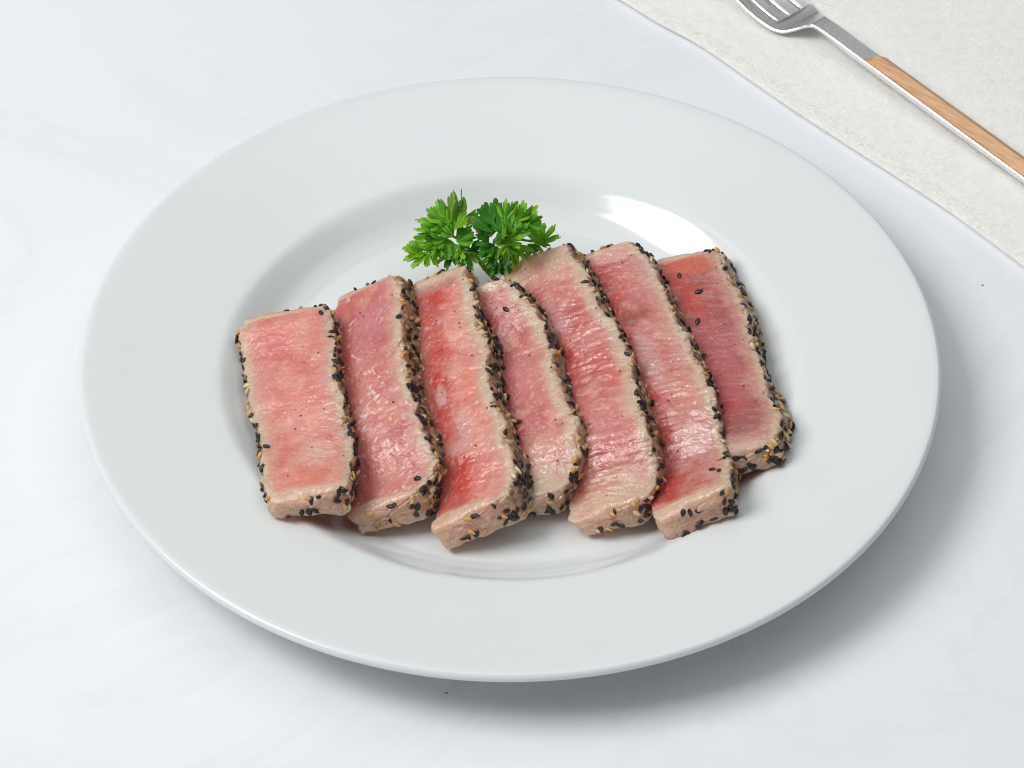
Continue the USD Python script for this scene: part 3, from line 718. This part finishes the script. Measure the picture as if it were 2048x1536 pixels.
ROOT = -.0165
aa = np.linspace(ROOT - .0002, .0012, 40)
put('head', *fixed(*strip(aa, -wf(aa), wf(aa), .0016, nb=15)), steel_mat, fork, smooth=40)
gap = .00115
for k in range(4):
    a = np.linspace(-.078, ROOT - .00022 - (.0012 if k in (1, 2) else 0) * 0, 40)
    W = 2 * wf(a); tw = (W - 3 * gap) / 4
    lo = -wf(a) + k * (tw + gap); hi = lo + tw
    tip = 1 - smoothstep(a, -.078, -.060)
    midb = (lo + hi) / 2
    lo2, hi2 = lo + (midb - lo) * tip * .6, hi + (midb - hi) * tip * .6
    root = smoothstep(a, ROOT - .0016, ROOT - .0002)
    if k > 0:
        lo2 = lo2 - gap * .5 * root
    if k < 3:
        hi2 = hi2 + gap * .5 * root
    put('tine', *fixed(*strip(a, lo2, hi2, .0016, nb=5)), steel_mat, fork, smooth=40)
ah = np.r_[np.linspace(.0013, .004, 5), np.linspace(.006, .13, 30)]
hw = np.full(len(ah), .0037) + .0003 * smoothstep(ah, .02, .09)


def bar(a, prof):
    """prof(a) -> closed (b, z) section"""
    secs = np.array([prof(x) for x in a])
    v = fp(np.asarray(a)[:, None], secs[..., 0], secs[..., 1]); nu = v.shape[1]
    f = grid_faces(len(a), nu, True)
    c0 = np.array([[0, j, j + 1] for j in range(1, nu - 1)]); c1 = np.array([[0, j + 1, j] for j in range(1, nu - 1)]) + (len(a) - 1) * nu
    return fixed(v.reshape(-1, 3), np.vstack([f, c0, c1]))


def hz(x):
    return ZH - .042 * max(x - .0015, 0) * smoothstep(x, .001, .02)


def steel_sec(x):
    ZH = hz(x)
    w = .0037 + .0003 * smoothstep(x, .02, .09); t = .0016 + .0010 * smoothstep(x, .001, .02); e = .0004
    return np.array([[-w, ZH - e], [-w + e, ZH], [w - e, ZH], [w, ZH - e], [w, ZH - t + e], [w - e, ZH - t], [-w + e, ZH - t], [-w, ZH - t + e]])


put('handle', *bar(ah, steel_sec), steel_mat, fork, smooth=30)
A0 = .0262


def wood_sec(x):
    ZH = hz(x)
    w = .0036 + .0003 * smoothstep(x, .02, .09)
    # the front end is cut on the slant: it starts later on the far side
    k_ = smoothstep(x, A0, A0 + .0045)
    h = .0010 + .0024 * k_
    far = -w * .55 + (w * 1.55) * k_
    ridge = -w + (far + w) * .50
    zz = ZH + .00005
    return np.array([[-w + .0005, zz], [-w + .0005, zz + .0002], [-w + .0008, zz + h * .22], [ridge, zz + h], [far - .0006, zz + h * .38], [far, zz + .0004], [far, zz]])


aw = np.r_[np.linspace(A0, A0 + .005, 14), np.linspace(A0 + .007, .1295, 24)]
put('wooden_scale', *bar(aw, wood_sec), wood_mat, fork, smooth=15)

# ------------------------------------------------------------------ crumbs on the table
crumb_mat = white_seeds[3]
ic = trimesh.creation.icosphere(1, 1.0)
for (x, y, rx, lb) in ((1965, 570, .00042, 'tiny dark crumb on the table right of the plate below the napkin'), (893, 1386, .00042, 'tiny dark crumb on the table just below the front plate rim')):
    c = at(x, y, .0003)
    vv = c + ic.vertices * [rx, rx * .55, .00025] * (1 + .25 * rng.normal(0, 1, (len(ic.vertices), 1)))
    tag(put('crumb', vv, ic.faces, crumb_mat), lb, 'crumb')
